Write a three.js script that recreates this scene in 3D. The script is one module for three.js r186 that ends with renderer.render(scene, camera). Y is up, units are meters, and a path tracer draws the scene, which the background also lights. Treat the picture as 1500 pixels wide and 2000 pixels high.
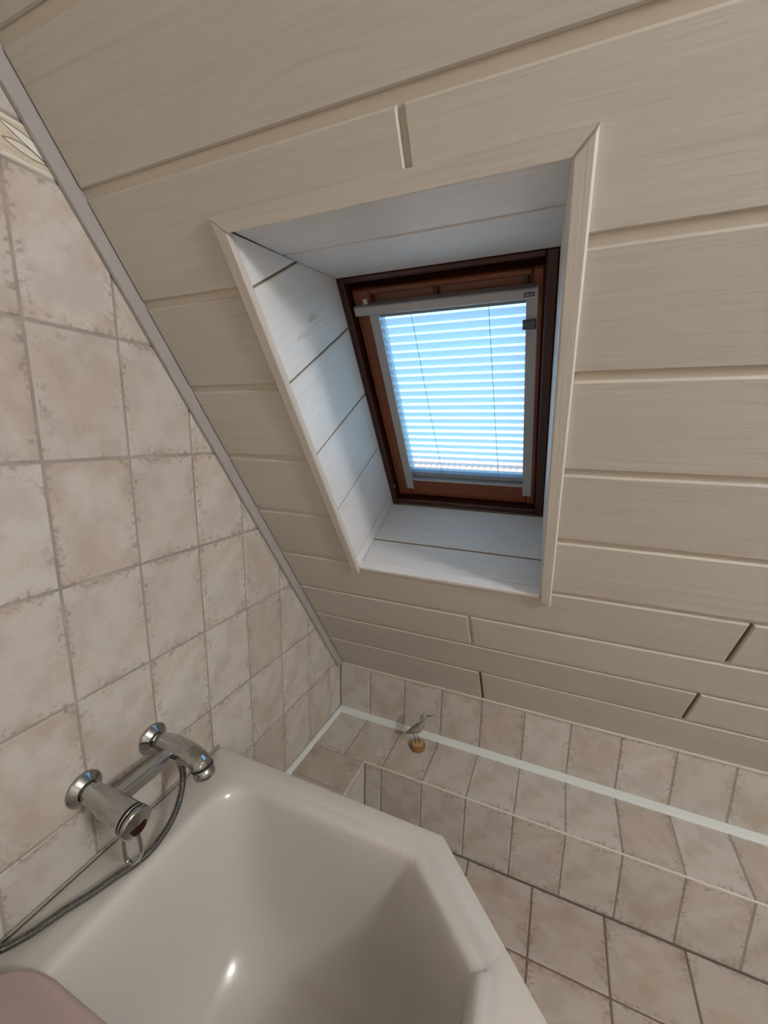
import * as THREE from 'three';
import { mergeGeometries, mergeVertices, toCreasedNormals } from 'three/addons/utils/BufferGeometryUtils.js';
import { RoundedBoxGeometry } from 'three/addons/geometries/RoundedBoxGeometry.js';

// ---------------------------------------------------------------- camera, sky, exposure
const SKY = 2.0, LAMP_POWER = 4.5;
const scene = new THREE.Scene();
const camera = new THREE.PerspectiveCamera(102.06, 0.75, 0.01, 100);
camera.position.set(0.8071, 1.4494, 1.4363);
camera.quaternion.setFromRotationMatrix(new THREE.Matrix4().makeBasis(
  new THREE.Vector3(0.9184, 0.0156, -0.3953), new THREE.Vector3(-0.0899, 0.9812, -0.1702), new THREE.Vector3(0.3852, 0.1919, 0.9026)));
scene.add(camera);
{ // clear daylight sky: paler towards the horizon, the same all round
  const W = 16, H = 64, d = new Float32Array(W * H * 4);
  for (let j = 0; j < H; j++) { const el = Math.sin(((j + 0.5) / H - 0.5) * Math.PI), t = Math.pow(Math.max(0, el), 0.5); const c = [0.62 - 0.30 * t, 1.30 - 0.38 * t, 1.86 - 0.10 * t]; for (let i = 0; i < W; i++) d.set([...c.map(x => x * SKY), 1], (j * W + i) * 4); }
  const t = new THREE.DataTexture(d, W, H, THREE.RGBAFormat, THREE.FloatType); t.mapping = THREE.EquirectangularReflectionMapping; t.magFilter = THREE.LinearFilter; t.colorSpace = THREE.LinearSRGBColorSpace; t.needsUpdate = true; scene.background = t;
}
const sun = new THREE.DirectionalLight(new THREE.Color().setRGB(1, 0.95, 0.88), 7.0); sun.position.set(4, 9, 12); sun.target.position.set(0, 0, -6); scene.add(sun, sun.target);  // from behind the house, never into the window
sun.castShadow = true; Object.assign(sun.shadow.camera, { left: -20, right: 20, top: 20, bottom: -20, near: 1, far: 60 });
const renderer = new THREE.WebGLRenderer({ antialias: true });
renderer.toneMapping = THREE.LinearToneMapping;
renderer.toneMappingExposure = 0.93;
renderer.shadowMap.enabled = true;

// ---------------------------------------------------------------- helpers
let seed = 12345;
const rnd = () => { seed = (seed * 1664525 + 1013904223) >>> 0; return seed / 4294967296; };
const used = {};
function numbered(name) { const n = used[name] = (used[name] ?? -1) + 1; return n ? `${name}_${String(n).padStart(3, '0')}` : name; }
const shade = m => { m.castShadow = true; m.receiveShadow = true; return m; };
function part(name, geo, mat, parent, label) {
  const m = shade(new THREE.Mesh(geo, mat)); m.name = name; if (label) m.userData.label = label; parent.add(m); return m;
}
function tag(o, label, category, group) { o.userData.label = label; o.userData.category = category; if (group) o.userData.group = group; return o; }
function thing(name, label, category, pos = [0, 0, 0]) {
  const g = new THREE.Group(); g.name = numbered(name); g.position.set(...pos); scene.add(g); return tag(g, label, category);
}
function struct(name, geo, mat, label, category) {
  const m = geo ? shade(new THREE.Mesh(geo, mat)) : new THREE.Group(); m.name = name; scene.add(m);
  tag(m, label, category); m.userData.kind = 'structure'; return m;
}
const box = (x0, x1, y0, y1, z0, z1) => new THREE.BoxGeometry(x1 - x0, y1 - y0, z1 - z0).translate((x0 + x1) / 2, (y0 + y1) / 2, (z0 + z1) / 2);
const V3 = (x, y, z) => new THREE.Vector3(x, y, z);

// polygon tools (convex, counter-clockwise)
function clip(poly, nx, ny, c) { // keep nx*x+ny*y <= c
  const out = [];
  for (let i = 0; i < poly.length; i++) {
    const a = poly[i], b = poly[(i + 1) % poly.length], da = nx * a[0] + ny * a[1] - c, db = nx * b[0] + ny * b[1] - c;
    if (da <= 0) out.push(a);
    if (da * db < 0) { const t = da / (da - db); out.push([a[0] + t * (b[0] - a[0]), a[1] + t * (b[1] - a[1])]); }
  }
  return out;
}
function inset(poly, r) {
  const n = poly.length, L = [];
  for (let i = 0; i < n; i++) {
    const a = poly[i], b = poly[(i + 1) % n], dx = b[0] - a[0], dy = b[1] - a[1], l = Math.hypot(dx, dy) || 1e-9;
    L.push([a[0] - dy / l * r, a[1] + dx / l * r, dx / l, dy / l]);
  }
  return poly.map((p, i) => {
    const e = L[(i + n - 1) % n], f = L[i], det = e[2] * f[3] - e[3] * f[2];
    if (Math.abs(det) < 1e-6) return [f[0], f[1]];
    const t = ((f[0] - e[0]) * f[3] - (f[1] - e[1]) * f[2]) / det;
    return [e[0] + e[2] * t, e[1] + e[3] * t];
  });
}
function area(poly) { let s = 0; poly.forEach((a, i) => { const b = poly[(i + 1) % poly.length]; s += a[0] * b[1] - a[1] * b[0]; }); return s / 2; }
// a slab with the outline poly from w0 to w1, its front edges chamfered; uv in metres (or swapped / offset)
function prism(poly, w0, w1, bevel, { swap = false, uo = 0, vo = 0 } = {}) {
  let inn = inset(poly, bevel), b = bevel;
  while (area(inn) < area(poly) * 0.15 && b > 1e-4) { b /= 2; inn = inset(poly, b); }
  const P = [], U = [], n = poly.length, put = (x, y, z) => { P.push(x, y, z); const u = x + uo, v = y + vo; swap ? U.push(v, u) : U.push(u, v); };
  for (let i = 0; i < n; i++) {
    const a = poly[i], c = poly[(i + 1) % n], ai = inn[i], ci = inn[(i + 1) % n], wm = w1 - b;
    for (const [p, q, r, s, z0, z1] of [[a, c, c, a, w0, wm], [a, c, ci, ai, wm, w1]]) {
      put(p[0], p[1], z0); put(q[0], q[1], z0); put(r[0], r[1], z1); put(p[0], p[1], z0); put(r[0], r[1], z1); put(s[0], s[1], z1);
    }
  }
  for (const [i, j, k] of n > 4 ? THREE.ShapeUtils.triangulateShape(poly.map(p => new THREE.Vector2(p[0], p[1])), []) : n > 3 ? [[0, 1, 2], [0, 2, 3]] : [[0, 1, 2]]) { for (const q of [i, j, k]) put(inn[q][0], inn[q][1], w1); for (const q of [i, k, j]) put(poly[q][0], poly[q][1], w0); }
  const g = new THREE.BufferGeometry();
  g.setAttribute('position', new THREE.Float32BufferAttribute(P, 3)); g.setAttribute('uv', new THREE.Float32BufferAttribute(U, 2));
  g.computeVertexNormals(); return g;
}
const rect = (x0, x1, y0, y1) => [[x0, y0], [x1, y0], [x1, y1], [x0, y1]];
const basis = (O, U, V) => { const u = U.clone().normalize(), v = V.clone().normalize(), w = new THREE.Vector3().crossVectors(u, v); return new THREE.Matrix4().makeBasis(u, v, w).setPosition(O); };
// tube of varying elliptical section along points [x,y,z,ra,rb]
function sweep(pts, seg = 16, sub = 8, up = V3(0, 0, 1), caps = true) {
  const curve = new THREE.CatmullRomCurve3(pts.map(p => V3(p[0], p[1], p[2])), false, 'centripetal');
  const N = (pts.length - 1) * sub, P = [], U = [], I = [];
  const at = (k, t) => { const f = t * (pts.length - 1), i = Math.min(pts.length - 2, Math.floor(f)), s = f - i, e = s * s * (3 - 2 * s); return pts[i][k] * (1 - e) + pts[i + 1][k] * e; };
  let len = 0, prev = null;
  for (let j = 0; j <= N; j++) {
    const t = j / N, c = curve.getPoint(t), T = curve.getTangent(t), B = up.clone().sub(T.clone().multiplyScalar(up.dot(T))).normalize(), A = new THREE.Vector3().crossVectors(B, T).normalize();
    const ra = at(3, t), rb = at(4, t); if (prev) len += c.distanceTo(prev); prev = c;
    for (let i = 0; i <= seg; i++) { const a = i / seg * Math.PI * 2, p = c.clone().addScaledVector(A, Math.cos(a) * ra).addScaledVector(B, Math.sin(a) * rb); P.push(p.x, p.y, p.z); U.push(len, i / seg * 0.1); }
  }
  for (let j = 0; j < N; j++) for (let i = 0; i < seg; i++) { const a = j * (seg + 1) + i, b = a + 1, c = a + seg + 1, d = c + 1; I.push(a, b, d, a, d, c); }
  if (caps) for (const j of [0, N]) { const c = curve.getPoint(j / N), k = P.length / 3; P.push(c.x, c.y, c.z); U.push(0, 0); for (let i = 0; i < seg; i++) { const a = j * (seg + 1) + i; j ? I.push(k, a, a + 1) : I.push(k, a + 1, a); } }
  const g = new THREE.BufferGeometry(); g.setAttribute('position', new THREE.Float32BufferAttribute(P, 3)); g.setAttribute('uv', new THREE.Float32BufferAttribute(U, 2)); g.setIndex(I);
  g.computeVertexNormals(); return toCreasedNormals(g, 0.9);
}
const tube = (pts, r, seg = 12, sub = 8, up) => sweep(pts.map(p => [...p, r, r]), seg, sub, up);
const lathe = (prof, n = 32) => new THREE.LatheGeometry(prof.map(p => new THREE.Vector2(p[0], p[1])), n);

// ---------------------------------------------------------------- textures and materials
function hash(x, y, s) { let h = (x * 374761393 + y * 668265263 + s * 2147483647) | 0; h = Math.imul(h ^ (h >>> 13), 1274126177); return ((h ^ (h >>> 16)) >>> 0) / 4294967296; }
function vnoise(x, y, px, py, s) { // periodic value noise
  const xi = Math.floor(x), yi = Math.floor(y), f = x - xi, g = y - yi, u = f * f * (3 - 2 * f), v = g * g * (3 - 2 * g);
  const H = (a, b) => hash(((a % px) + px) % px, ((b % py) + py) % py, s);
  return (H(xi, yi) * (1 - u) + H(xi + 1, yi) * u) * (1 - v) + (H(xi, yi + 1) * (1 - u) + H(xi + 1, yi + 1) * u) * v;
}
function fbm(u, v, px, py, s, oct = 4) { let a = 0, t = 0, w = 1; for (let o = 0; o < oct; o++) { const k = 1 << o; a += w * vnoise(u * px * k, v * py * k, px * k, py * k, s + o * 17); t += w; w *= 0.55; } return a / t; }
function dataTex(w, h, fn, srgb = true) {
  const d = new Uint8Array(w * h * 4);
  for (let j = 0; j < h; j++) for (let i = 0; i < w; i++) { const c = fn((i + 0.5) / w, (j + 0.5) / h); const k = (j * w + i) * 4; for (let q = 0; q < 3; q++) d[k + q] = Math.max(0, Math.min(255, c[q])); d[k + 3] = 255; }
  const t = new THREE.DataTexture(d, w, h); t.wrapS = t.wrapT = THREE.RepeatWrapping; t.magFilter = THREE.LinearFilter; t.minFilter = THREE.LinearMipmapLinearFilter; t.generateMipmaps = true;
  if (srgb) t.colorSpace = THREE.SRGBColorSpace; t.needsUpdate = true; return t;
}
const std = o => new THREE.MeshStandardMaterial(o), phys = o => new THREE.MeshPhysicalMaterial(o);
const mix = (a, b, t) => a.map((x, i) => x + (b[i] - x) * t);
const sst = (a, b, x) => { const t = Math.max(0, Math.min(1, (x - a) / (b - a))); return t * t * (3 - 2 * t); };

const TW = 0.1555, TH = 0.2272, GAP = 0.0048;
// ceramic tile: warm cream with cloudy mottling and brown speckled print towards the rim
function tileTexture(s, base) {
  return dataTex(192, 272, (u, v) => {
    const cloud = fbm(u, v, 3, 4, s, 5), warm = fbm(u, v, 2, 3, s + 91, 4), sp = fbm(u, v, 22, 32, s + 7, 4), where = fbm(u, v, 4, 6, s + 57, 3);
    let c = mix(base, [base[0] - 11, base[1] - 12, base[2] - 13], sst(0.40, 0.70, cloud));
    c = mix(c, [c[0] - 6, c[1] - 13, c[2] - 19], sst(0.50, 0.72, warm) * 0.8);
    const e = Math.min(u * 0.69, (1 - u) * 0.69, v, 1 - v);
    const stain = sst(0.42, 0.86, sp) * sst(0.40, 0.62, where + 0.10 * sst(0.10, 0.0, e)) * (0.12 + 0.88 * sst(0.13, 0.01, e));
    c = mix(c, [base[0] - 70, base[1] - 76, base[2] - 80], stain * 0.72);
    const g = (hash((u * 192) | 0, (v * 272) | 0, s) - 0.5) * 5; return c.map(x => x + g);
  });
}
const bumpNoise = dataTex(256, 256, (u, v) => { const f = fbm(u, v, 10, 10, 5, 4) * 255; return [f, f, f]; }, false);
const tileMats = [], floorMats = [];
const fit = (t, w, h) => { t.repeat.set(1 / w, 1 / h); t.offset.set(0.5, 0.5); return t; };
for (let k = 0; k < 8; k++) {
  const j = (k * 37 % 8) - 3.5, b = [204 + j * 1.2, 197 + j * 1.4, 188 + j * 1.6], bt = bumpNoise.clone(); bt.repeat.set(6, 6); bt.needsUpdate = true;
  tileMats.push(std({ map: fit(tileTexture(100 + k * 13, b), TW, TH), roughness: 0.34, bumpMap: bt, bumpScale: 0.0006 }));
}
for (let k = 0; k < 5; k++) {
  const b = [192 + k % 3 * 3, 181 + k % 3 * 3, 171 + k % 3 * 3];
  floorMats.push(std({ map: fit(tileTexture(400 + k * 11, b), 0.2078, 0.2078), roughness: 0.42 }));
}
const groutTex = dataTex(128, 128, (u, v) => { const n = (fbm(u, v, 16, 16, 3, 3) - 0.5) * 34; return [164 + n, 155 + n, 148 + n]; }); groutTex.repeat.set(4, 4);
const grout = std({ map: groutTex, roughness: 0.95 });
const floorGrout = std({ color: 0x77695a, roughness: 0.95 });
// limed cream wood panelling, grain along u (metres)
function creamTexture(s, tint) {
  return dataTex(1024, 256, (u, v) => {
    const warp = fbm(u, v, 3, 3, s, 3) * 0.35, fine = fbm(u, v + warp * 0.1, 5, 90, s + 3, 3), mid = fbm(u, v + warp * 0.25, 2, 14, s + 9, 3), patch = fbm(u, v, 3, 2, s + 29, 3);
    const ring = Math.pow(0.5 + 0.5 * Math.sin((v * 9 + fbm(u, v, 2, 3, s + 40, 2) * 5.0) * 6.283), 14) * sst(0.5, 0.75, fbm(u, v, 4, 3, s + 55, 2));
    const d = (fine - 0.5) * 10 + (mid - 0.5) * 3.5 + (patch - 0.5) * 7 - ring * 7;
    return [204 + tint + d, 196 + tint + d * 1.02, 185 + tint * 0.8 + d * 1.08];
  });
}
const fineBump = dataTex(512, 256, (u, v) => { const f = fbm(u, v, 8, 110, 77, 3) * 255; return [f, f, f]; }, false);
fineBump.repeat.set(1 / 0.5, 1 / 0.22);
const creamMats = [0, 5, -4, 3, -2, 1].map((t, k) => { const m = creamTexture(700 + k * 31, t); m.repeat.set(1 / 0.95, 1 / 0.24); return std({ map: m, roughness: 0.62, bumpMap: fineBump, bumpScale: 0.00035 }); });
// white painted reveal boards with rubbed brown edges
function whiteTexture(s) {
  return dataTex(512, 256, (u, v) => {
    const fine = fbm(u, v, 5, 80, s, 3), patch = fbm(u, v, 3, 3, s + 5, 4), wear = sst(0.66, 0.86, fbm(u, v, 6, 6, s + 19, 4)) * sst(0.45, 0.65, fbm(u, v, 16, 60, s + 23, 2));
    const d = (fine - 0.5) * 12 + (patch - 0.5) * 16; return mix([226 + d, 221 + d, 216 + d], [158, 128, 104], wear * 0.4);
  });
}
const whiteMats = [0, 1, 2].map(k => { const m = whiteTexture(900 + k * 41); m.repeat.set(1 / 0.5, 1 / 0.3); return std({ map: m, roughness: 0.5, bumpMap: fineBump, bumpScale: 0.0003 }); });
const jointWood = std({ color: 0x8d745c, roughness: 0.8 });
// varnished brown window timber
const brownTex = dataTex(512, 128, (u, v) => {
  const w = fbm(u, v, 3, 4, 55, 3) * 0.3, f = fbm(u, v + w * 0.3, 4, 40, 60, 3), m = fbm(u, v + w, 2, 10, 66, 3), d = (f - 0.5) * 46 + (m - 0.5) * 40;
  return [120 + d * 0.8, 60 + d * 0.55, 23 + d * 0.35];
}); brownTex.repeat.set(1 / 0.6, 1 / 0.15);
const brown = phys({ map: brownTex, roughness: 0.45, clearcoat: 0.35, clearcoatRoughness: 0.3 });
const darkBrown = phys({ map: brownTex, color: 0x84604e, roughness: 0.45, clearcoat: 0.3, clearcoatRoughness: 0.3 });
const chrome = std({ color: 0xb6b6b6, metalness: 1, roughness: 0.16 });
const hoseMetal = std({ color: 0x7c7c7b, metalness: 1, roughness: 0.2 });
const black = std({ color: 0x0b0b0c, roughness: 0.4 });
const enamel = phys({ color: 0xd3cdc4, roughness: 0.2, clearcoat: 0.35, clearcoatRoughness: 0.12 });
const silver = std({ color: 0xb4b4b6, metalness: 0.25, roughness: 0.45 });
const whitePlastic = std({ color: 0xd9dcd8, roughness: 0.4 });
const sealant = std({ color: 0xe2e6e2, roughness: 0.45 });
const creamEdge = std({ color: 0xd8d0c2, roughness: 0.4 });
const plaster = std({ color: 0xd6cdbf, roughness: 0.9 });
const trimGrey = std({ color: 0xaba6a2, roughness: 0.4 });
const creamPlain = std({ color: 0xcbc0af, roughness: 0.7 });

// ---------------------------------------------------------------- room shell
const TANG = 0.9869, SI = Math.sin(TANG), CO = Math.cos(TANG), YK = 0.4639, YS = 0.2415, ZS = 0.2332;
const XR = 2.55, ZB = 2.75, YC = 2.38;
const slopeMatrix = new THREE.Matrix4().makeBasis(V3(1, 0, 0), V3(0, SI, CO), V3(0, -CO, SI)).setPosition(0, YK, 0);
const slopeGroup = o => { o.applyMatrix4(slopeMatrix); return o; };

const wallLeft = struct('wall_left', box(-0.16, -0.0022, -0.12, 2.6, -0.35, ZB + 0.15), grout, 'left gable wall covered in mottled cream tiles', 'wall');
const wallBack = struct('wall_back', box(0, XR, 0, YK + 0.02, -0.16, -0.0022), grout, 'low tiled wall under the sloping panelled ceiling', 'wall');
struct('wall_right', box(XR, XR + 0.15, -0.12, 2.6, -0.35, ZB + 0.15), plaster, 'plain cream wall opposite the tiled gable wall', 'wall');
struct('wall_front', box(0, XR, 0, YC, ZB, ZB + 0.15), plaster, 'plain cream wall facing the sloping ceiling', 'wall');
const floor = struct('floor', box(0, XR, -0.12, -0.002, -0.16, ZB), floorGrout, 'floor of square beige tiles with brown joints', 'floor');
struct('ceiling_flat', box(-0.16, XR + 0.15, YC, YC + 0.15, 1.05, ZB + 0.15), plaster, 'plain flat ceiling above the panelled slope', 'ceiling');

const fullTile = prism(rect(-(TW - GAP) / 2, (TW - GAP) / 2, -(TH - GAP) / 2, (TH - GAP) / 2), -0.004, 0, 0.0021);
const pick = a => a[Math.floor(rnd() * a.length)];
// a tile of outline poly (in the wall's own u,v), turned to the wall by rot and placed by at(u,v)
function layTile(poly, parent, rot, at, mats = tileMats, full = null, c0 = null) {
  const u = poly.reduce((s, p) => s + p[0], 0) / poly.length, v = poly.reduce((s, p) => s + p[1], 0) / poly.length;
  const g = full || prism(poly.map(p => [p[0] - u, p[1] - v]), -0.004, 0, 0.0021, c0 ? { uo: u - c0[0], vo: v - c0[1] } : {});
  const m = part('tile', g, pick(mats), parent); m.rotation.set(...rot); m.position.copy(at(u, v)); return m;
}
const lineY = z => YK + z * Math.tan(TANG);
// left wall: local u = -z, v = y
{
  const rows = []; const y0 = 1.8426;
  for (let i = 8; i >= 1; i--) rows.push([y0 - i * TH, y0 - (i - 1) * TH]);
  rows.push([y0, y0 + 0.0635, 'border']); for (let i = 0; i < 3; i++) rows.push([y0 + 0.0635 + i * TH, y0 + 0.0635 + (i + 1) * TH]);
  const cv = document.createElement('canvas'); cv.width = 512; cv.height = 208; const c = cv.getContext('2d');
  c.fillStyle = '#d6c9b6'; c.fillRect(0, 0, 512, 208);
  for (let k = 0; k < 500; k++) { c.fillStyle = `rgba(${150 + rnd() * 60},${130 + rnd() * 60},${100 + rnd() * 60},0.10)`; c.fillRect(rnd() * 512, rnd() * 208, 10 + rnd() * 30, 4 + rnd() * 10); }
  c.fillStyle = '#e2ddd0'; c.fillRect(0, 0, 512, 26); c.fillRect(0, 182, 512, 26);
  const leaf = (x, y, a, l, w, col) => { c.save(); c.translate(x, y); c.rotate(a); c.beginPath(); c.moveTo(0, 0); c.quadraticCurveTo(l * 0.3, -w, l * 0.62, -w * 0.7); c.quadraticCurveTo(l * 0.85, -w * 0.4, l, 0); c.quadraticCurveTo(l * 0.5, w * 0.9, 0, 0); c.fillStyle = col; c.fill(); c.strokeStyle = '#7c6f5b'; c.lineWidth = 5; c.stroke(); c.restore(); };
  leaf(6, 40, 0.36, 470, 44, '#e9e8df'); leaf(20, 118, 0.16, 200, 34, '#e0dbce'); leaf(250, 74, 0.30, 230, 30, '#e4e0d5'); leaf(250, 150, 0.1, 200, 20, '#dcd4c4');
  c.fillStyle = '#96593f'; for (const [x, y, r] of [[232, 66, 13], [250, 84, 9], [214, 58, 7]]) { c.beginPath(); c.ellipse(x, y, r, r * 0.5, 0.3, 0, 7); c.fill(); }
  const bt = new THREE.CanvasTexture(cv); bt.colorSpace = THREE.SRGBColorSpace; bt.wrapS = bt.wrapT = THREE.RepeatWrapping; fit(bt, TW, 0.0635);
  const borderMat = std({ map: bt, roughness: 0.35 });
  const rot = [0, Math.PI / 2, 0];
  for (const [ya, yb, kind] of rows) for (let j = -1; j < 18; j++) {
    let za = 0.0844 + j * TW, zb = za + TW; if (j < 0) za = 0; zb = Math.min(zb, ZB);
    if (za >= ZB - 0.01) continue;
    const g = GAP / 2, P0 = rect(-zb + g, -za - g, Math.max(ya, 0) + g, Math.min(yb, YC) - g);
    if (P0[2][1] - P0[0][1] < 0.005) continue;
    // stay below the slope: y - z tan <= YK  ->  v + u*tan <= YK
    const P = clip(P0, Math.tan(TANG), 1, YK - 0.001 / CO); if (P.length < 3 || area(P) < 2e-5) continue;
    const whole = P.length === 4 && !kind && Math.abs(area(P) - (TW - GAP) * (TH - GAP)) < 1e-7;
    const t = layTile(P, wallLeft, rot, (u, v) => V3(0, v, -u), kind ? [borderMat] : tileMats, whole ? fullTile : null, [-(za + zb) / 2, (ya + yb) / 2]);
    if (kind) { t.name = 'border_tile'; t.userData.label = 'narrow border tile with pale ribbon and leaf pattern'; }
  }
}
// low back wall, one row of upright tiles
const XO = 0.1421, PK = 0.155;
for (let j = -1; j < 16; j++) {
  const a = j < 0 ? 0 : XO + j * PK, b = Math.min(XO + (j + 1) * PK, XR);
  const g = 0.0022; layTile(rect(a + g, b - g, YS + 0.001, YK - 0.004), wallBack, [0, 0, 0], (u, v) => V3(u, v, 0));
}
// ledge: box along the low wall plus the block beside the gable wall
const NX = 0.231;
const ledge = tag(shade(new THREE.Mesh(mergeGeometries([box(0.001, XR - 0.001, 0, YS - 0.0022, 0.0004, ZS - 0.0022), box(0.001, NX - 0.0022, 0, YS - 0.0022, ZS - 0.0022, 0.70)]), grout)), 'tiled ledge along the low wall under the slope', 'ledge');
ledge.name = 'tiled_ledge'; scene.add(ledge);
const flat = [-Math.PI / 2, 0, 0];
for (let j = -1; j < 16; j++) {
  const a = j < 0 ? 0 : XO + j * PK, b = Math.min(XO + (j + 1) * PK, XR), g = 0.0020;
  layTile(rect(a + g, b - g, -ZS + (a < NX ? 0.002 : 0.0035), -0.001), ledge, flat, (u, v) => V3(u, YS, -v));
  const fa = Math.max(a, NX + 0.001);
  if (b > fa) layTile(rect(fa + g, b - g, 0.004, YS - 0.004), ledge, [0, 0, 0], (u, v) => V3(u, v, ZS));
}
for (const [a, b] of [[ZS, 0.3795], [0.3795, 0.535], [0.535, 0.683]]) {
  layTile(rect(0.002, NX - 0.0035, -b + 0.002, -a - 0.002), ledge, flat, (u, v) => V3(u, YS, -v));
  layTile(rect(-b + 0.002, -a - 0.002, 0.004, YS - 0.004), ledge, [0, Math.PI / 2, 0], (u, v) => V3(NX, v, -u));
}
// rounded pale edge profiles on the ledge's outer edges
const edge = (a, b, r = 0.0034) => tube([a, b], r, 8, 1);
part('edge_profile', edge([NX - 0.003, YS - 0.003, ZS - 0.003], [XR, YS - 0.003, ZS - 0.003]), creamEdge, ledge, 'thin pale edge profile');
part('edge_profile', tube([[NX - 0.003, YS - 0.003, ZS - 0.003], [NX - 0.003, YS - 0.003, 0.683]], 0.0034, 8, 1, V3(0, 1, 0)), creamEdge, ledge, 'thin pale edge profile');
// white sealing strips
function strip(name, prof, along, label) { // prof in (a,b) swept along an axis
  const m = struct(name, along(prof), sealant, label, 'trim'); return m;
}
const stripX = prof => { const s = new THREE.Shape(prof.map(p => new THREE.Vector2(p[0], p[1]))); const g = new THREE.ExtrudeGeometry(s, { depth: XR, bevelEnabled: false }); g.applyMatrix4(new THREE.Matrix4().makeBasis(V3(0, 0, 1), V3(0, 1, 0), V3(-1, 0, 0))).translate(XR, 0, 0); return g; };
strip('trim_1', [[0, YS], [0.027, YS], [0.0265, YS + 0.003], [0.02, YS + 0.0065], [0.004, YS + 0.012], [0, YS + 0.013]], stripX, 'white sealing strip between the ledge and the low wall');
{
  const s = new THREE.Shape([[0, YS], [0.016, YS], [0.0155, YS + 0.003], [0.011, YS + 0.007], [0.003, YS + 0.0115], [0, YS + 0.012]].map(p => new THREE.Vector2(p[0], p[1])));
  strip('trim_2', null, () => new THREE.ExtrudeGeometry(s, { depth: 0.67, bevelEnabled: false }).translate(0, 0, 0.014), 'white sealing strip between the ledge and the gable wall');
  // cream bead between the top of the low wall and the panelling
  const b = struct('trim_3', stripX([[0.0, YK - 0.005], [0.0055, YK - 0.003], [0.0075, YK + 0.003], [0.0065, YK + 0.008], [0, YK + 0.006]]), creamEdge, 'thin pale bead between the low wall tiles and the panelling', 'trim');
}
// floor tiles
for (let i = -5; i < 9; i++) for (let k = -1; k < 12; k++) {
  const g = 0.0022, xa = Math.max(0, 0.840 + i * 0.2078), xb = Math.min(XR, 0.840 + (i + 1) * 0.2078), za = Math.max(ZS, 0.4382 + k * 0.2078), zb = Math.min(ZB, 0.4382 + (k + 1) * 0.2078);
  if (xb - xa < 0.02 || zb - za < 0.02 || (xb < 0.64 && zb > 0.72) || (xb < NX + 0.02)) continue;
  layTile(rect(xa + g, xb - g, -zb + g, -za - g), floor, flat, (u, v) => V3(u, 0, -v), floorMats);
}

// ---------------------------------------------------------------- sloping ceiling with panelling and the window shaft
// local axes: x along the room, y up the slope, z out of the slope into the room
const CX0 = 0.285, CX1 = 0.786, CS0 = 0.712, CS1 = 1.553;                  // shaft mouth
const FX0 = 0.294, FX1 = 0.768, FS0 = 0.704, FS1 = 1.400, FD = -0.284;      // window frame at the bottom of the shaft
const SL0 = -0.22, SL1 = 2.35;
const hole = (x0, x1, s0, s1, d0, d1) => [box(-0.16, x0, SL0, SL1, d0, d1), box(x1, XR + 0.15, SL0, SL1, d0, d1), box(x0, x1, SL0, s0, d0, d1), box(x0, x1, s1, SL1, d0, d1)];
const ceiling = struct('ceiling', mergeGeometries([...hole(CX0 - 0.024, CX1 + 0.024, CS0 - 0.024, CS1 + 0.024, -0.30, -0.0052), ...hole(FX0 - 0.004, FX1 + 0.004, FS0 - 0.004, FS1 + 0.004, -0.42, -0.30)]), creamPlain, 'sloping ceiling of wide limed cream boards', 'ceiling');
slopeGroup(ceiling);
const J = [-0.002, 0.2150, 0.388, 0.5535, 0.7265, 0.9120, 1.0975, 1.2835, 1.4655, 1.6460, 1.8265, 2.007, 2.188, 2.34];
const butt = [[0.611], [1.191], [0.597], [1.200], [0.59], [1.19], [0.6], [1.19], [0.591], [1.215], [0.6], [1.2], [0.6]];
const GR = 0.0075;
for (let r = 0; r < J.length - 1; r++) {
  const s0 = J[r] + (r ? GR : 0.004), s1 = J[r + 1] - GR;
  let cuts = [0.0125, ...butt[r], XR];
  for (let k = butt[r][0] + 1.19; k < XR - 0.1; k += 1.19) cuts.push(k);
  cuts = cuts.sort((a, b) => a - b);
  for (let k = 0; k < cuts.length - 1; k++) {
    const xa = cuts[k] + (k ? 0.0042 : 0), xb = cuts[k + 1] - (k < cuts.length - 2 ? 0.0042 : 0);
    // saw round the shaft mouth
    const oS0 = CS0 - 0.012, oS1 = CS1 + 0.012, oX0 = CX0 - 0.012, oX1 = CX1 + 0.012, polys = [];
    const na = Math.max(xa, oX0), nb = Math.min(xb, oX1);
    if (s1 <= oS0 || s0 >= oS1 || nb <= na) polys.push(rect(xa, xb, s0, s1));
    else if (s1 > oS1) { // notch in the lower edge
      const p = []; if (xa < na) p.push([xa, s0], [na, s0]); p.push([na, oS1], [nb, oS1]); if (xb > nb) p.push([nb, s0], [xb, s0]); p.push([xb, s1], [xa, s1]); polys.push(p);
    } else if (s0 < oS0) { // notch in the upper edge
      const p = [[xa, s0], [xb, s0]]; if (xb > nb) p.push([xb, s1], [nb, s1]); p.push([nb, oS0], [na, oS0]); if (xa < na) p.push([na, s1], [xa, s1]); polys.push(p);
    } else { if (xa < oX0) polys.push(rect(xa, oX0, s0, s1)); if (xb > oX1) polys.push(rect(oX1, xb, s0, s1)); }
    const mat = creamMats[(r * 2 + k * 5) % creamMats.length], uo = rnd() * 3, vo = rnd() * 2;
    for (const p of polys) part('board', prism(p, -0.0056, 0, 0.0028, { uo, vo }), mat, ceiling);
  }
}
for (const [x, r] of [[1.191, 1], [1.200, 3], [0.611, 0]]) part('joint_gap', box(x - 0.0036, x + 0.0024, J[r] + 0.006, J[r + 1] - 0.006, -0.0056, -0.0045), std({ color: 0x6a523f, roughness: 0.9 }), ceiling, 'dark open joint between two boards');
for (const x of [0.70, 0.965, 1.17, 0.33]) part('nail', new THREE.SphereGeometry(0.0016, 8, 6).translate(x, 0.016, 0.0002), black, ceiling, 'small dark nail head');
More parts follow.
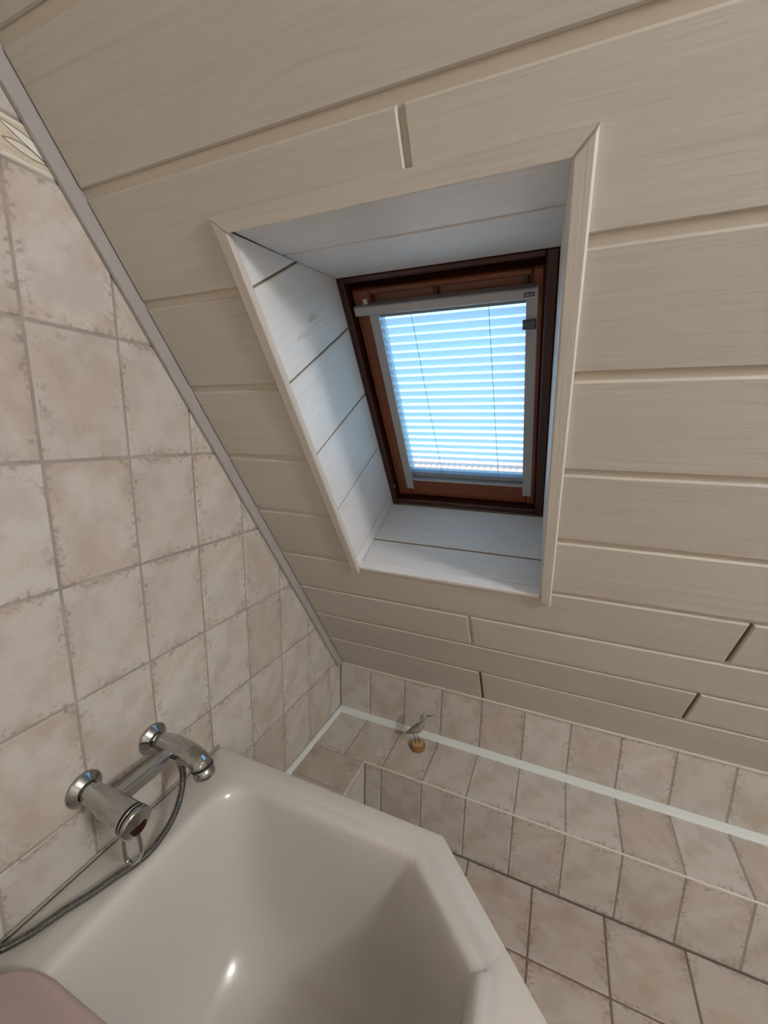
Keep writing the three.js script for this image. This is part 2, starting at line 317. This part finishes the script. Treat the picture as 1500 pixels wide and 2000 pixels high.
// shaft lining: backing and boards
const shaft = new THREE.Group(); shaft.name = 'shaft_lining'; ceiling.add(shaft);
const dep = -FD, eps = 0.0015;
const lb = (poly, O, U, V, mat, o) => { const g = prism(poly, -0.010, 0, 0.0018, o); g.applyMatrix4(basis(O, U, V)); return part('lining_board', g, mat, shaft); };
const back = (poly, O, U, V) => { const g = prism(poly, -0.016, -0.0045, 0.0001); g.applyMatrix4(basis(O, U, V)); return g; };
const backs = [];
{ // left reveal: u up the slope, v outwards from the window towards the room
  const V = V3(CX0 - FX0, 0, dep), L = V.length(), O = V3(FX0, 0, FD), U = V3(0, 1, 0);
  const top = CS1 - FS1; // slanting head
  const cutTop = p => clip(clip(p, L, -top, FS1 * L), -1, 0, -FS0);
  const js = [CS0 - 0.02, 0.745, 0.937, 1.1125, 1.2895, 1.4695, 1.66];
  for (let i = 0; i < js.length - 1; i++) { const p = cutTop(rect(js[i] + 0.0022, js[i + 1] - 0.0022, 0, L - eps)); if (p.length > 2) lb(p, O, U, V, whiteMats[i % 3], { swap: true, uo: i * 0.17, vo: i * 0.3 }); }
  backs.push(back(cutTop(rect(FS0 - 0.01, CS1, 0, L - 0.004)), O, U, V));
  const V2 = V3(CX1 - FX1, 0, dep), L2 = V2.length(), O2 = V3(FX1, 0, FD); // right reveal: u towards the room, v up the slope
  const cut2 = p => clip(clip(p, -top, L2, FS1 * L2), 0, -1, -FS0);
  for (let i = 0; i < js.length - 1; i++) { const p = cut2(rect(0, L2 - eps, js[i] + 0.0022, js[i + 1] - 0.0022)); if (p.length > 2) lb(p, O2, V2, U, whiteMats[(i + 1) % 3], { uo: i * 0.21, vo: i * 0.3 }); }
  backs.push(back(cut2(rect(0, L2 - 0.004, FS0 - 0.01, CS1)), O2, V2, U));
  // head: u along x, v towards the room
  const V4 = V3(0, top, dep), L4 = V4.length(), O4 = V3(0, FS1, FD);
  for (const [a, b, m] of [[0, L4 * 0.577, 1], [L4 * 0.577, L4 - eps, 0]]) lb(rect(FX0 - 0.008, CX1 + 0.002, a + (a ? 0.0028 : 0), b - (a ? 0 : 0.0028)), O4, V3(1, 0, 0), V4, whiteMats[m], { uo: m * 0.4 });
  backs.push(back(rect(FX0 - 0.012, CX1 + 0.008, 0, L4 - 0.004), O4, V3(1, 0, 0), V4));
  // sill: u towards the room, v along x
  const V5 = V3(0, CS0 - FS0, dep), L5 = V5.length(), O5 = V3(0, FS0, FD);
  for (const [a, b, m] of [[0, L5 * 0.592, 2], [L5 * 0.592, L5 - 0.024, 1]]) lb(rect(a + (a ? 0.0028 : 0), b - (a ? 0 : 0.0028), FX0 - 0.006, CX1 + 0.002), O5, V5, V3(1, 0, 0), whiteMats[m], { swap: true, uo: m * 0.4 });
  backs.push(back(rect(0, L5 - 0.004, FX0 - 0.012, CX1 + 0.008), O5, V5, V3(1, 0, 0)));
}
part('lining_backing', mergeGeometries(backs), jointWood, shaft, 'brown wood showing in the joints of the lining');
// casing mouldings round the mouth of the shaft
const casing = slopeGroup(struct('trim_4', null, null, 'cream moulding framing the mouth of the window shaft', 'trim'));
const CW = 0.0255, CT = 0.011;
const mould = (poly, mat, swap) => part('moulding', prism(poly, -0.001, CT, 0.0032, { swap, uo: rnd(), vo: rnd() }), mat, casing);
mould([[CX0 - CW, CS1 + CW], [CX0, CS1 + 0.0005], [CX1, CS1 + 0.0005], [CX1 + CW, CS1 + CW]].reverse().map(p => p), creamMats[1], false);
mould([[CX0 - CW, CS0 - 0.026], [CX0 - 0.006, CS0 - 0.026], [CX0, CS0 - 0.018], [CX0, CS1], [CX0 - CW, CS1 + CW - 0.0008]], creamMats[4], true);
mould([[CX1, CS0 - 0.012], [CX1 + CW - 0.008, CS0 - 0.030], [CX1 + CW, CS0 - 0.032], [CX1 + CW, CS1 + CW - 0.0008], [CX1, CS1]], creamMats[3], true);
part('moulding', prism(rect(CX0 + 0.0005, CX1 - 0.0005, CS0 - 0.012, CS0 + 0.001), -0.022, 0.004, 0.002, { uo: 0.3 }), whiteMats[0], casing, 'pale lip along the foot of the shaft');
// corner strip between gable wall and slope
const cornerStrip = slopeGroup(struct('trim_5', prism([[0.0004, 0.012], [0.0115, 0.012], [0.0115, 2.32], [0.0004, 2.32]], -0.004, 0.026, 0.0018), trimGrey, 'pale strip along the corner of gable wall and slope', 'trim'));

// ---------------------------------------------------------------- roof window
const win = slopeGroup(struct('window_1', null, null, 'brown varnished timber roof window at the end of the shaft', 'window'));
const bar = (name, x0, x1, s0, s1, d0, d1, mat, parent, bev = 0.003, label) => part(name, prism(rect(x0, x1, s0, s1), d0, d1, bev, { swap: (s1 - s0) > (x1 - x0), uo: rnd(), vo: rnd() }), mat, parent, label);
const frame = new THREE.Group(); frame.name = 'frame'; win.add(frame);
bar('frame_bar', FX0, 0.3085, FS0, FS1, -0.41, FD - 0.001, darkBrown, frame);
bar('frame_bar', 0.7445, FX1, FS0, FS1, -0.41, FD - 0.001, darkBrown, frame);
bar('frame_bar', 0.3085, 0.7445, FS0, 0.724, -0.41, FD - 0.004, darkBrown, frame);
bar('frame_bar', 0.3085, 0.7445, 1.386, FS1, -0.41, FD - 0.001, darkBrown, frame);
for (const [a, b, c, d] of [[0.3085, 0.322, FS0, FS1], [0.731, 0.7445, FS0, FS1], [0.3085, 0.7445, 0.72, 0.742], [0.3085, 0.7445, 1.354, 1.39]]) bar('rebate', a, b, c, d, -0.41, -0.373, darkBrown, frame, 0.001);
const sash = new THREE.Group(); sash.name = 'sash'; win.add(sash);
bar('sash_bar', 0.3115, 0.357, 0.728, 1.366, -0.372, -0.308, brown, sash, 0.004);
bar('sash_bar', 0.7185, 0.7418, 0.728, 1.366, -0.372, -0.308, brown, sash, 0.004);
bar('sash_bar', 0.357, 0.7185, 0.728, 0.792, -0.372, -0.310, brown, sash, 0.004);
bar('sash_bar', 0.357, 0.7185, 1.300, 1.352, -0.372, -0.338, brown, sash, 0.003);
bar('sash_bar', 0.357, 0.7185, 1.352, 1.366, -0.372, -0.306, brown, sash, 0.003);
// ventilation flap behind the blind's head rail
const flapMat = phys({ color: 0x9a6a58, roughness: 0.35, clearcoat: 0.5, clearcoatRoughness: 0.2 });
bar('ventilation_flap', 0.342, 0.722, 1.318, 1.351, -0.338, -0.333, flapMat, win, 0.002, 'reddish ventilation flap');
for (const x of [0.512, 0.706]) bar('bracket', x - 0.005, x + 0.005, 1.318, 1.352, -0.333, -0.320, std({ color: 0x4a3b35, roughness: 0.4, metalness: 0.4 }), win, 0.002, 'dark small bracket');
bar('bracket', 0.336, 0.347, 1.318, 1.344, -0.333, -0.306, whitePlastic, win, 0.002, 'pale small bracket');
part('pane', box(0.345, 0.73, 0.775, 1.32, -0.3605, -0.3595), phys({ color: 0xffffff, roughness: 0, transmission: 1, thickness: 0, ior: 1.5 }), win, 'clear glass pane');
// latch on the side of the frame
{ const g = lathe([[0, 0.004], [0.006, 0.004], [0.008, 0.002], [0.008, 0]], 16); g.rotateX(Math.PI / 2); g.rotateY(Math.PI / 2); g.translate(0.3085, 0.775, -0.296); part('hinge_pin', g, hoseMetal, win, 'round metal pin'); }

// ---------------------------------------------------------------- blind
const blind = slopeGroup(thing('venetian_blind', 'silver framed venetian blind with pale blue slats in the roof window', 'blind'));
const head = bar('head_rail', 0.3165, 0.7325, 1.3115, 1.3325, -0.322, -0.289, silver, blind, 0.0025);
{
  const cv = document.createElement('canvas'); cv.width = 256; cv.height = 96; const c = cv.getContext('2d');
  c.fillStyle = '#3b3d3c'; c.fillRect(0, 0, 256, 96); c.fillStyle = '#c2c4c0'; c.font = 'bold 70px sans-serif'; c.textAlign = 'center'; c.textBaseline = 'middle'; c.fillText('VELUX', 128, 52, 220);
  const t = new THREE.CanvasTexture(cv); t.colorSpace = THREE.SRGBColorSpace;
  const g = new THREE.PlaneGeometry(0.0215, 0.0085); g.translate(0.7145, 1.3215, -0.2887); part('name_plate', g, std({ map: t, roughness: 0.4 }), head, 'small dark plate with pale lettering');
}
bar('upper_rail', 0.360, 0.712, 1.2945, 1.3120, -0.346, -0.322, std({ color: 0x8e9299, roughness: 0.45, metalness: 0.2 }), blind, 0.001);
bar('side_rail', 0.3445, 0.3685, 0.7575, 1.3110, -0.346, -0.3065, silver, blind, 0.002);
bar('side_rail', 0.7065, 0.7320, 0.7595, 1.3110, -0.346, -0.3065, silver, blind, 0.002);
bar('bottom_rail', 0.3685, 0.7065, 0.7950, 0.8130, -0.350, -0.326, std({ color: 0x9aa2ad, roughness: 0.4, metalness: 0.25 }), blind, 0.002);
bar('lower_guide', 0.3685, 0.7065, 0.7780, 0.7930, -0.346, -0.312, silver, blind, 0.002);
bar('slide_grip', 0.7010, 0.7280, 1.2470, 1.2660, -0.3065, -0.297, std({ color: 0x5d5f66, roughness: 0.5 }), blind, 0.002, 'dark grey slide grip');
{
  const slatMat = phys({ color: 0xf1f1ef, roughness: 0.8, transmission: 0.5, thickness: 0, ior: 1.2, side: THREE.DoubleSide });
  const n = 9, W = 0.025, PH = 0.56, P = [], I = [], x0 = 0.3695, x1 = 0.7055;
  for (const x of [x0, x1]) for (let i = 0; i <= n; i++) {
    const t = i / n - 0.5, arch = 0.0022 * (1 - 4 * t * t), c = Math.cos(PH), s = Math.sin(PH); // room edge high, outer edge low
    P.push(x, W * t * c - arch * s, W * t * s + arch * c);
  }
  for (let i = 0; i < n; i++) { const a = i, b = i + 1, c = i + n + 1, d = c + 1; I.push(a, c, d, a, d, b); }
  const g = new THREE.BufferGeometry(); g.setAttribute('position', new THREE.Float32BufferAttribute(P, 3)); g.setIndex(I); g.computeVertexNormals();
  for (let k = 0; k < 22; k++) { const m = part('slat', g, slatMat, blind); m.position.set(0, 0.8235 + k * 0.0216, -0.334); }
  const cord = std({ color: 0x5f7f8e, roughness: 0.8 });
  part('cord', tube([[0.4465, 1.300, -0.3205], [0.456, 1.05, -0.3205], [0.467, 0.812, -0.3225]], 0.0006, 6, 4), cord, blind, 'thin ladder cord');
  part('cord', tube([[0.6271, 1.300, -0.3205], [0.632, 1.05, -0.3205], [0.637, 0.812, -0.3225]], 0.0006, 6, 4), cord, blind, 'thin ladder cord');
}

// ---------------------------------------------------------------- bathtub
const tub = thing('bathtub', 'cream white bathtub with angled corner set against the tiled gable wall', 'bathtub');
{
  const K = 9;
  const round = (poly, rs) => { // polygon in (x,z) with rounded corners, K points a corner
    const out = [], n = poly.length;
    poly.forEach((p, i) => {
      const a = poly[(i + n - 1) % n], b = poly[(i + 1) % n], r0 = Array.isArray(rs) ? rs[i] : rs;
      const da = [a[0] - p[0], a[1] - p[1]], db = [b[0] - p[0], b[1] - p[1]], la = Math.hypot(...da), lb_ = Math.hypot(...db);
      const cosA = (da[0] * db[0] + da[1] * db[1]) / la / lb_, half = Math.acos(Math.max(-1, Math.min(1, cosA))) / 2, t = Math.min(Math.max(r0 / Math.tan(half), 0.006), la * 0.48, lb_ * 0.48);
      const A = [p[0] + da[0] / la * t, p[1] + da[1] / la * t], B = [p[0] + db[0] / lb_ * t, p[1] + db[1] / lb_ * t];
      for (let k = 0; k < K; k++) { const s = k / (K - 1), q = 1 - s; out.push([q * q * A[0] + 2 * q * s * p[0] + s * s * B[0], q * q * A[1] + 2 * q * s * p[1] + s * s * B[1]]); }
    });
    return out;
  };
  const ccw = p => p;
  const outer = [[0.002, 0.686], [0.641, 0.686], [0.797, 0.842], [0.935, 0.980], [0.935, 2.02], [0.65, 2.30], [0.002, 2.30]];
  const inner = [[0.112, 0.750], [0.590, 0.742], [0.752, 0.888], [0.758, 1.02], [0.757, 1.72], [0.56, 2.14], [0.112, 2.14]];
  const insetP = (p, r) => inset(p, r);                 // both polygons run counter-clockwise in (x, z)
  const rings = [];
  // the rim is let down a little along the far and angled sides and steps up at the wide shoulder
  const low = i => { const c = Math.floor(i / K), k = i % K; return c === 1 ? 1 : c === 2 ? sst(6.5, 3.5, k) : c === 0 ? sst(3, 6, k) : 0; };
  const add = (poly, y, rs, drop = 0) => rings.push(round(poly, rs).map((p, i) => [p[0], y - drop * low(i), p[1]]));
  const RO = 0.014;
  add(insetP(outer, 0.012), 0.548, RO); add(outer, 0.548, RO); add(outer, 0.575, RO); add(insetP(outer, 0.0025), 0.5822, RO); add(insetP(outer, 0.008), 0.585, RO, 0.001);
  const rin = r => [0.085 + r, 0.060 + r, 0.030 + r, 0.1, 0.2, 0.15, 0.12];
  add(insetP(inner, -0.027), 0.5850, rin(0), 0.0012); add(insetP(inner, -0.021), 0.5850, rin(0), 0.0032); add(insetP(inner, -0.015), 0.5850, rin(0), 0.0058); add(insetP(inner, -0.009), 0.5848, rin(0), 0.0060); add(insetP(inner, 0), 0.581, rin(0), 0.004);
  add(insetP(inner, 0.006), 0.573, rin(0.005)); add(insetP(inner, 0.011), 0.560, rin(0.01)); add(insetP(inner, 0.015), 0.535, rin(0.02)); add(insetP(inner, 0.022), 0.48, rin(0.03));
  add(insetP(inner, 0.032), 0.40, rin(0.04)); add(insetP(inner, 0.046), 0.32, rin(0.05)); add(insetP(inner, 0.064), 0.265, rin(0.06)); add(insetP(inner, 0.090), 0.225, rin(0.06)); add(insetP(inner, 0.125), 0.200, rin(0.06)); add(insetP(inner, 0.17), 0.188, rin(0.05)); add(insetP(inner, 0.22), 0.183, rin(0.04));
  const M = 7 * K, P = [], I = [];
  rings.forEach(r => r.forEach(p => P.push(...p)));
  for (let j = 0; j < rings.length - 1; j++) for (let i = 0; i < M; i++) { const a = j * M + i, b = j * M + (i + 1) % M, c = a + M, d = b + M; I.push(a, c, d, a, d, b); }
  const last = (rings.length - 1) * M, ctr = [0, 0, 0]; rings.at(-1).forEach(p => p.forEach((x, k) => ctr[k] += x / M)); P.push(...ctr);
  for (let i = 0; i < M; i++) I.push(last + i, P.length / 3 - 1, last + (i + 1) % M);
  const g = new THREE.BufferGeometry(); g.setAttribute('position', new THREE.Float32BufferAttribute(P, 3)); g.setIndex(I); g.computeVertexNormals();
  part('tub_shell', toCreasedNormals(g, 0.75), enamel, tub);
  const ap = insetP(outer, 0.018).map(p => [p[0], -p[1]]).reverse();
  const apron = prism(ap, 0, 0.549, 0.002); 
  // hollow apron: only its sides
  const walls = []; for (let i = 0; i < ap.length; i++) { const a = ap[i], b = ap[(i + 1) % ap.length], l = Math.hypot(b[0] - a[0], b[1] - a[1]); const w = box(0, l, 0, 0.549, -0.012, 0); w.applyMatrix4(new THREE.Matrix4().makeBasis(V3((b[0] - a[0]) / l, 0, -(b[1] - a[1]) / l), V3(0, 1, 0), V3((b[1] - a[1]) / l, 0, (b[0] - a[0]) / l)).setPosition(a[0], 0, -a[1])); walls.push(w); }
  part('apron', mergeGeometries(walls), creamEdge, tub, 'pale side panel below the rim');
}
// sealant between bathtub and gable wall
struct('trim_6', tube([[0.003, 0.5865, 0.69], [0.003, 0.5865, 2.3]], 0.0032, 8, 1, V3(0, 1, 0)), std({ color: 0x9b9388, roughness: 0.8 }), 'thin joint of sealant between bathtub and gable wall', 'trim');
// pink board across the tub
{
  const boardShape = () => {
    const s = new THREE.Shape(); s.moveTo(0.045, -1.29); s.bezierCurveTo(0.045, -1.215, 0.09, -1.184, 0.16, -1.181); s.lineTo(0.80, -1.181); s.quadraticCurveTo(0.905, -1.181, 0.905, -1.29); s.lineTo(0.905, -1.40); s.quadraticCurveTo(0.905, -1.50, 0.80, -1.50); s.lineTo(0.145, -1.50); s.quadraticCurveTo(0.045, -1.50, 0.045, -1.40);
    const g = new THREE.ExtrudeGeometry(s, { depth: 0.012, bevelEnabled: true, bevelThickness: 0.007, bevelSize: 0.007, bevelOffset: -0.007, bevelSegments: 5, curveSegments: 24 }); g.translate(0, 0, 0.007); return toCreasedNormals(g.rotateX(-Math.PI / 2), 0.6);
  };
  const m = shade(new THREE.Mesh(boardShape(), phys({ color: 0xb8a39b, roughness: 0.5, clearcoat: 0.15 }))); m.name = 'bath_board'; m.position.set(0, 0.5855, 0); scene.add(m);
  tag(m, 'smooth rounded pink board lying across the bathtub', 'bath board');
}

// ---------------------------------------------------------------- mixer tap on the gable wall
const tap = thing('bath_mixer_tap', 'chrome wall mounted bath mixer tap with loop lever', 'tap', [0, 0.75, 0]);
{
  const ZL = 1.027, ZR = 0.877, onX = (g, x, y, z) => g.rotateZ(-Math.PI / 2).translate(x, y, z); // lathe axis y -> x
  const flange = () => lathe([[0, 0], [0.0345, 0], [0.0348, 0.0025], [0.0338, 0.0048], [0.031, 0.0075], [0.0225, 0.0155], [0.0205, 0.0168], [0, 0.0168]], 40);
  for (const z of [ZL, ZR]) part('flange', onX(flange(), 0, 0, z), chrome, tap);
  for (const z of [ZL, ZR]) part('connector', onX(lathe([[0, 0], [0.0165, 0], [0.0165, 0.022], [0, 0.022]], 32), 0.013, 0, z), chrome, tap);
  // cartridge body pointing out from the wall, drooping a little
  part('body', sweep([[0.022, 0, ZL, 0.0198, 0.0198], [0.045, -0.001, ZL, 0.0215, 0.0215], [0.075, -0.004, ZL, 0.0248, 0.0248], [0.105, -0.008, ZL, 0.0265, 0.0265], [0.132, -0.0115, ZL, 0.0275, 0.0275]], 32, 6), chrome, tap);
  const ax = V3(1, -0.13, 0).normalize(), q = new THREE.Quaternion().setFromUnitVectors(V3(0, 1, 0), ax), put = (g, d) => { g.applyQuaternion(q); const o = V3(0.132, -0.0115, ZL).addScaledVector(ax, d); return g.translate(o.x, o.y, o.z); };
  part('seal_ring', put(lathe([[0, 0], [0.0262, 0], [0.0262, 0.0035], [0, 0.0035]], 32), 0), black, tap, 'black ring');
  part('seal_ring', put(lathe([[0, 0], [0.0262, 0], [0.0262, 0.0025], [0, 0.0025]], 32), 0.0085), black, tap, 'black ring');
  part('lever_collar', put(lathe([[0, 0], [0.0282, 0], [0.0288, 0.0015], [0.0288, 0.0035], [0.0282, 0.005], [0, 0.005]], 32), 0.0035), chrome, tap);
  const cap = part('cap', put(lathe([[0, 0], [0.0292, 0], [0.0296, 0.004], [0.0285, 0.0075], [0.025, 0.010], [0, 0.012]], 36), 0.011), chrome, tap);
  { const s = new THREE.Shape(); s.absellipse(0, 0, 0.0155, 0.0155, Math.PI * 1.02, Math.PI * 1.98, false); const g = new THREE.ExtrudeGeometry(s, { depth: 0.002, bevelEnabled: false, curveSegments: 20 }); g.rotateY(Math.PI / 2); const e = V3(0.132, -0.0115, ZL).addScaledVector(ax, 0.0215); g.translate(e.x, e.y - 0.003, e.z); part('temperature_mark', g, std({ color: 0x2a0706, roughness: 0.25 }), cap, 'dark red half round mark'); }
  part('lever', sweep([[0.120, -0.026, ZL + 0.004, 0.005, 0.004], [0.113, -0.055, ZL + 0.004, 0.0042, 0.0035], [0.108, -0.090, ZL + 0.003, 0.0038, 0.0035], [0.109, -0.119, ZL, 0.0040, 0.0045], [0.117, -0.121, ZL - 0.002, 0.0040, 0.0045], [0.134, -0.106, ZL - 0.003, 0.0036, 0.004], [0.1465, -0.086, ZL - 0.003, 0.0036, 0.0036], [0.150, -0.060, ZL - 0.002, 0.004, 0.0036], [0.148, -0.034, ZL, 0.005, 0.004]], 12, 8), chrome, tap, 'chrome loop lever');
  // square bridge between the two bodies
  part('bridge', new RoundedBoxGeometry(0.024, 0.029, 0.122, 4, 0.006).translate(0.078, -0.001, (ZL + ZR) / 2), chrome, tap);
  // spout
  part('spout', sweep([[0.022, 0.0, ZR, 0.018, 0.018], [0.045, 0.003, ZR, 0.0205, 0.0205], [0.075, 0.004, ZR, 0.0215, 0.023], [0.110, 0.001, ZR, 0.0195, 0.0245], [0.138, -0.006, ZR, 0.0175, 0.0235], [0.156, -0.014, ZR, 0.014, 0.021], [0.163, -0.019, ZR, 0.008, 0.015]], 32, 8), chrome, tap);
  const sq = new THREE.Quaternion().setFromUnitVectors(V3(0, 1, 0), V3(0.36, -0.93, 0).normalize()), sp = g => g.applyQuaternion(sq).translate(0.146, -0.006, ZR);
  part('outlet_ring', sp(lathe([[0.015, 0.010], [0.0232, 0.010], [0.0236, 0.012], [0.0232, 0.014], [0.015, 0.014]], 32)), black, tap, 'black ring');
  part('outlet', sp(lathe([[0, 0.008], [0.0222, 0.008], [0.0222, 0.030], [0.0205, 0.036], [0.016, 0.039], [0, 0.039]], 32)), chrome, tap);
  part('hose_union', lathe([[0, 0], [0.010, 0], [0.0105, 0.004], [0.0105, 0.016], [0.009, 0.018], [0, 0.018]], 6).translate(0.086, -0.036, ZR), chrome, tap);
}
// ribbed shower hose from the tap to the rim
{
  const c = new THREE.CatmullRomCurve3([[0.086, 0.716, 0.877], [0.089, 0.690, 0.877], [0.0945, 0.650, 0.891], [0.100, 0.624, 0.914], [0.103, 0.607, 0.944], [0.101, 0.5955, 0.980], [0.095, 0.5938, 1.008], [0.084, 0.5935, 1.038], [0.0725, 0.5935, 1.075], [0.057, 0.5935, 1.110], [0.042, 0.5945, 1.158], [0.030, 0.602, 1.192], [0.028, 0.650, 1.250], [0.030, 0.740, 1.292], [0.034, 0.86, 1.305]].map(p => V3(...p)));
  const N = 1300, seg = 10, P = [], I = [], U = V3(0, 0, 1); let fr = c.computeFrenetFrames(N, false);
  const Ltot = c.getLength();
  for (let j = 0; j <= N; j++) { const p = c.getPointAt(j / N), r = 0.0068 + 0.0005 * Math.cos(j / N * Ltot / 0.0036 * 6.283); for (let i = 0; i < seg; i++) { const a = i / seg * 6.283; const v = p.clone().addScaledVector(fr.normals[j], Math.cos(a) * r).addScaledVector(fr.binormals[j], Math.sin(a) * r); P.push(v.x, v.y, v.z); } }
  for (let j = 0; j < N; j++) for (let i = 0; i < seg; i++) { const a = j * seg + i, b = j * seg + (i + 1) % seg; I.push(a, b, b + seg, a, b + seg, a + seg); }
  const g = new THREE.BufferGeometry(); g.setAttribute('position', new THREE.Float32BufferAttribute(P, 3)); g.setIndex(I); g.computeVertexNormals();
  const h = thing('shower_hose', 'ribbed metal shower hose curving from the tap along the rim', 'hose');
  part('hose', g, hoseMetal, h);
  part('end_fitting', tube([[0.034, 0.852, 1.3045], [0.034, 0.895, 1.306]], 0.0105, 16, 1), chrome, h);
  part('wall_elbow', tube([[0.034, 0.885, 1.306], [0.033, 0.905, 1.306], [0.022, 0.915, 1.306], [0.0005, 0.915, 1.306]], 0.012, 16, 6), chrome, h);
}

// ---------------------------------------------------------------- bird figurine
{
  const b = thing('bird_figurine', 'small grey wading bird figure on wire legs and a round wooden base', 'figurine', [0.389, YS, 0.086]);
  const ring = dataTex(128, 128, (u, v) => { const r = Math.hypot(u - 0.5, v - 0.5) * 2, n = fbm(u, v, 6, 6, 31, 3), w = Math.sin((r * 5 + n) * 6.283) * 10; return r > 0.74 ? [120 + n * 40, 86 + n * 34, 52 + n * 20] : [206 + w - n * 20, 168 + w - n * 22, 122 + w * 0.7 - n * 20]; });
  const bg = lathe([[0, 0], [0.0265, 0], [0.029, 0.004], [0.0295, 0.012], [0.028, 0.018], [0.025, 0.021], [0, 0.021]], 28);
  const uv = bg.attributes.uv, ps = bg.attributes.position; for (let i = 0; i < uv.count; i++) uv.setXY(i, 0.5 + ps.getX(i) / 0.060, 0.5 + ps.getZ(i) / 0.060);
  part('base', bg, std({ map: ring, roughness: 0.7 }), b, 'round slice of brown wood');
  const plum = dataTex(128, 64, (u, v) => { const n = fbm(u, v, 8, 8, 21, 3), s = fbm(u, v, 20, 12, 25, 2) > 0.58 ? -22 : 0; const d = (n - 0.5) * 40 + s; return [168 + d, 160 + d, 146 + d]; }); plum.repeat.set(8, 10);
  part('body', sweep([[-0.050, 0.050, 0, 0.0035, 0.005], [-0.036, 0.060, 0, 0.0075, 0.009], [-0.018, 0.073, 0, 0.0145, 0.0145], [0.000, 0.088, 0, 0.0175, 0.0165], [0.011, 0.105, 0, 0.0125, 0.012], [0.0145, 0.121, 0, 0.0085, 0.0085], [0.0165, 0.134, 0, 0.0105, 0.0100], [0.021, 0.144, 0, 0.0110, 0.0105], [0.030, 0.148, 0, 0.0060, 0.006], [0.034, 0.1485, 0, 0.002, 0.002]], 18, 5), std({ map: plum, roughness: 0.75 }), b);
  const wire = std({ color: 0x2a241f, roughness: 0.5, metalness: 0.3 });
  part('beak', sweep([[0.031, 0.1485, 0, 0.0022, 0.0022], [0.046, 0.1555, 0, 0.0014, 0.0014], [0.064, 0.164, 0, 0.0006, 0.0006]], 8, 4), wire, b, 'long thin dark beak');
  for (const z of [0.005, -0.005]) part('leg', tube([[-0.004 - z, 0.078, z], [-0.010 - z, 0.058, z], [-0.0065 - z, 0.046, z], [0.000 - z * 1.3, 0.0195, z]], 0.0013, 6, 4), wire, b, 'bent dark wire leg');
  for (const z of [0.0095, -0.0095]) part('eye', new THREE.SphereGeometry(0.0018, 8, 6).translate(0.022, 0.1465, z), black, b);
}

// ---------------------------------------------------------------- house across the garden, glimpsed between the lowest slats
{
  const h = thing('neighbouring_house', 'house with a pale terracotta tiled roof beyond the roof window', 'house', [-4, -7.0, -16]);
  part('wall', box(-7, 7, 0, 4.2, -4, 4), plaster, h);
  const R = (sx) => new THREE.Matrix4().makeBasis(V3(1, 0, 0), V3(0, Math.sin(0.66), -Math.cos(0.66) * sx), V3(0, Math.cos(0.66), Math.sin(0.66) * sx));
  const clay = std({ color: 0xd6b09c, roughness: 0.85 });
  for (const sx of [1, -1]) { const g = box(-7.4, 7.4, -0.3, 5.45, -0.08, 0); g.applyMatrix4(R(sx)).translate(0, 3.95, 4.3 * sx); if (sx < 0) g.index.array.reverse(); part('roof', g, clay, h); }
  const tile = new THREE.CylinderGeometry(0.11, 0.125, 0.42, 8, 1, true, -Math.PI / 2, Math.PI), gs = [];
  for (let i = 0; i < 58; i++) for (let j = 0; j < 15; j++) gs.push(tile.clone().translate(-7.2 + i * 0.25, -0.1 + j * 0.38, 0.0).applyMatrix4(R(1)).translate(0, 3.95, 4.3));
  part('roof_tiles', mergeGeometries(gs), clay, h, 'rows of curved pale terracotta roof tiles').userData.kind = 'stuff';
}

// ---------------------------------------------------------------- wall lamp on the right wall, outside the frame
{
  const l = thing('wall_lamp', 'round opal globe lamp on the plain right wall', 'lamp', [XR, 2.06, 1.52]);
  part('lamp_base', lathe([[0, 0], [0.06, 0], [0.06, 0.012], [0.045, 0.03], [0, 0.03]], 32).rotateZ(Math.PI / 2), whitePlastic, l);
  part('globe', new THREE.SphereGeometry(0.11, 32, 24).translate(-0.135, 0, 0), std({ color: 0xfff8ee, emissive: new THREE.Color().setRGB(2.2, 2.1, 2.0), emissiveIntensity: 1, roughness: 0.3 }), l);
  const p = new THREE.PointLight(new THREE.Color().setRGB(0.93, 0.99, 1.09), LAMP_POWER, 0, 2); p.position.set(-0.135, 0, 0); p.castShadow = true; p.shadow.radius = 5; l.add(p);
}
renderer.render(scene, camera);
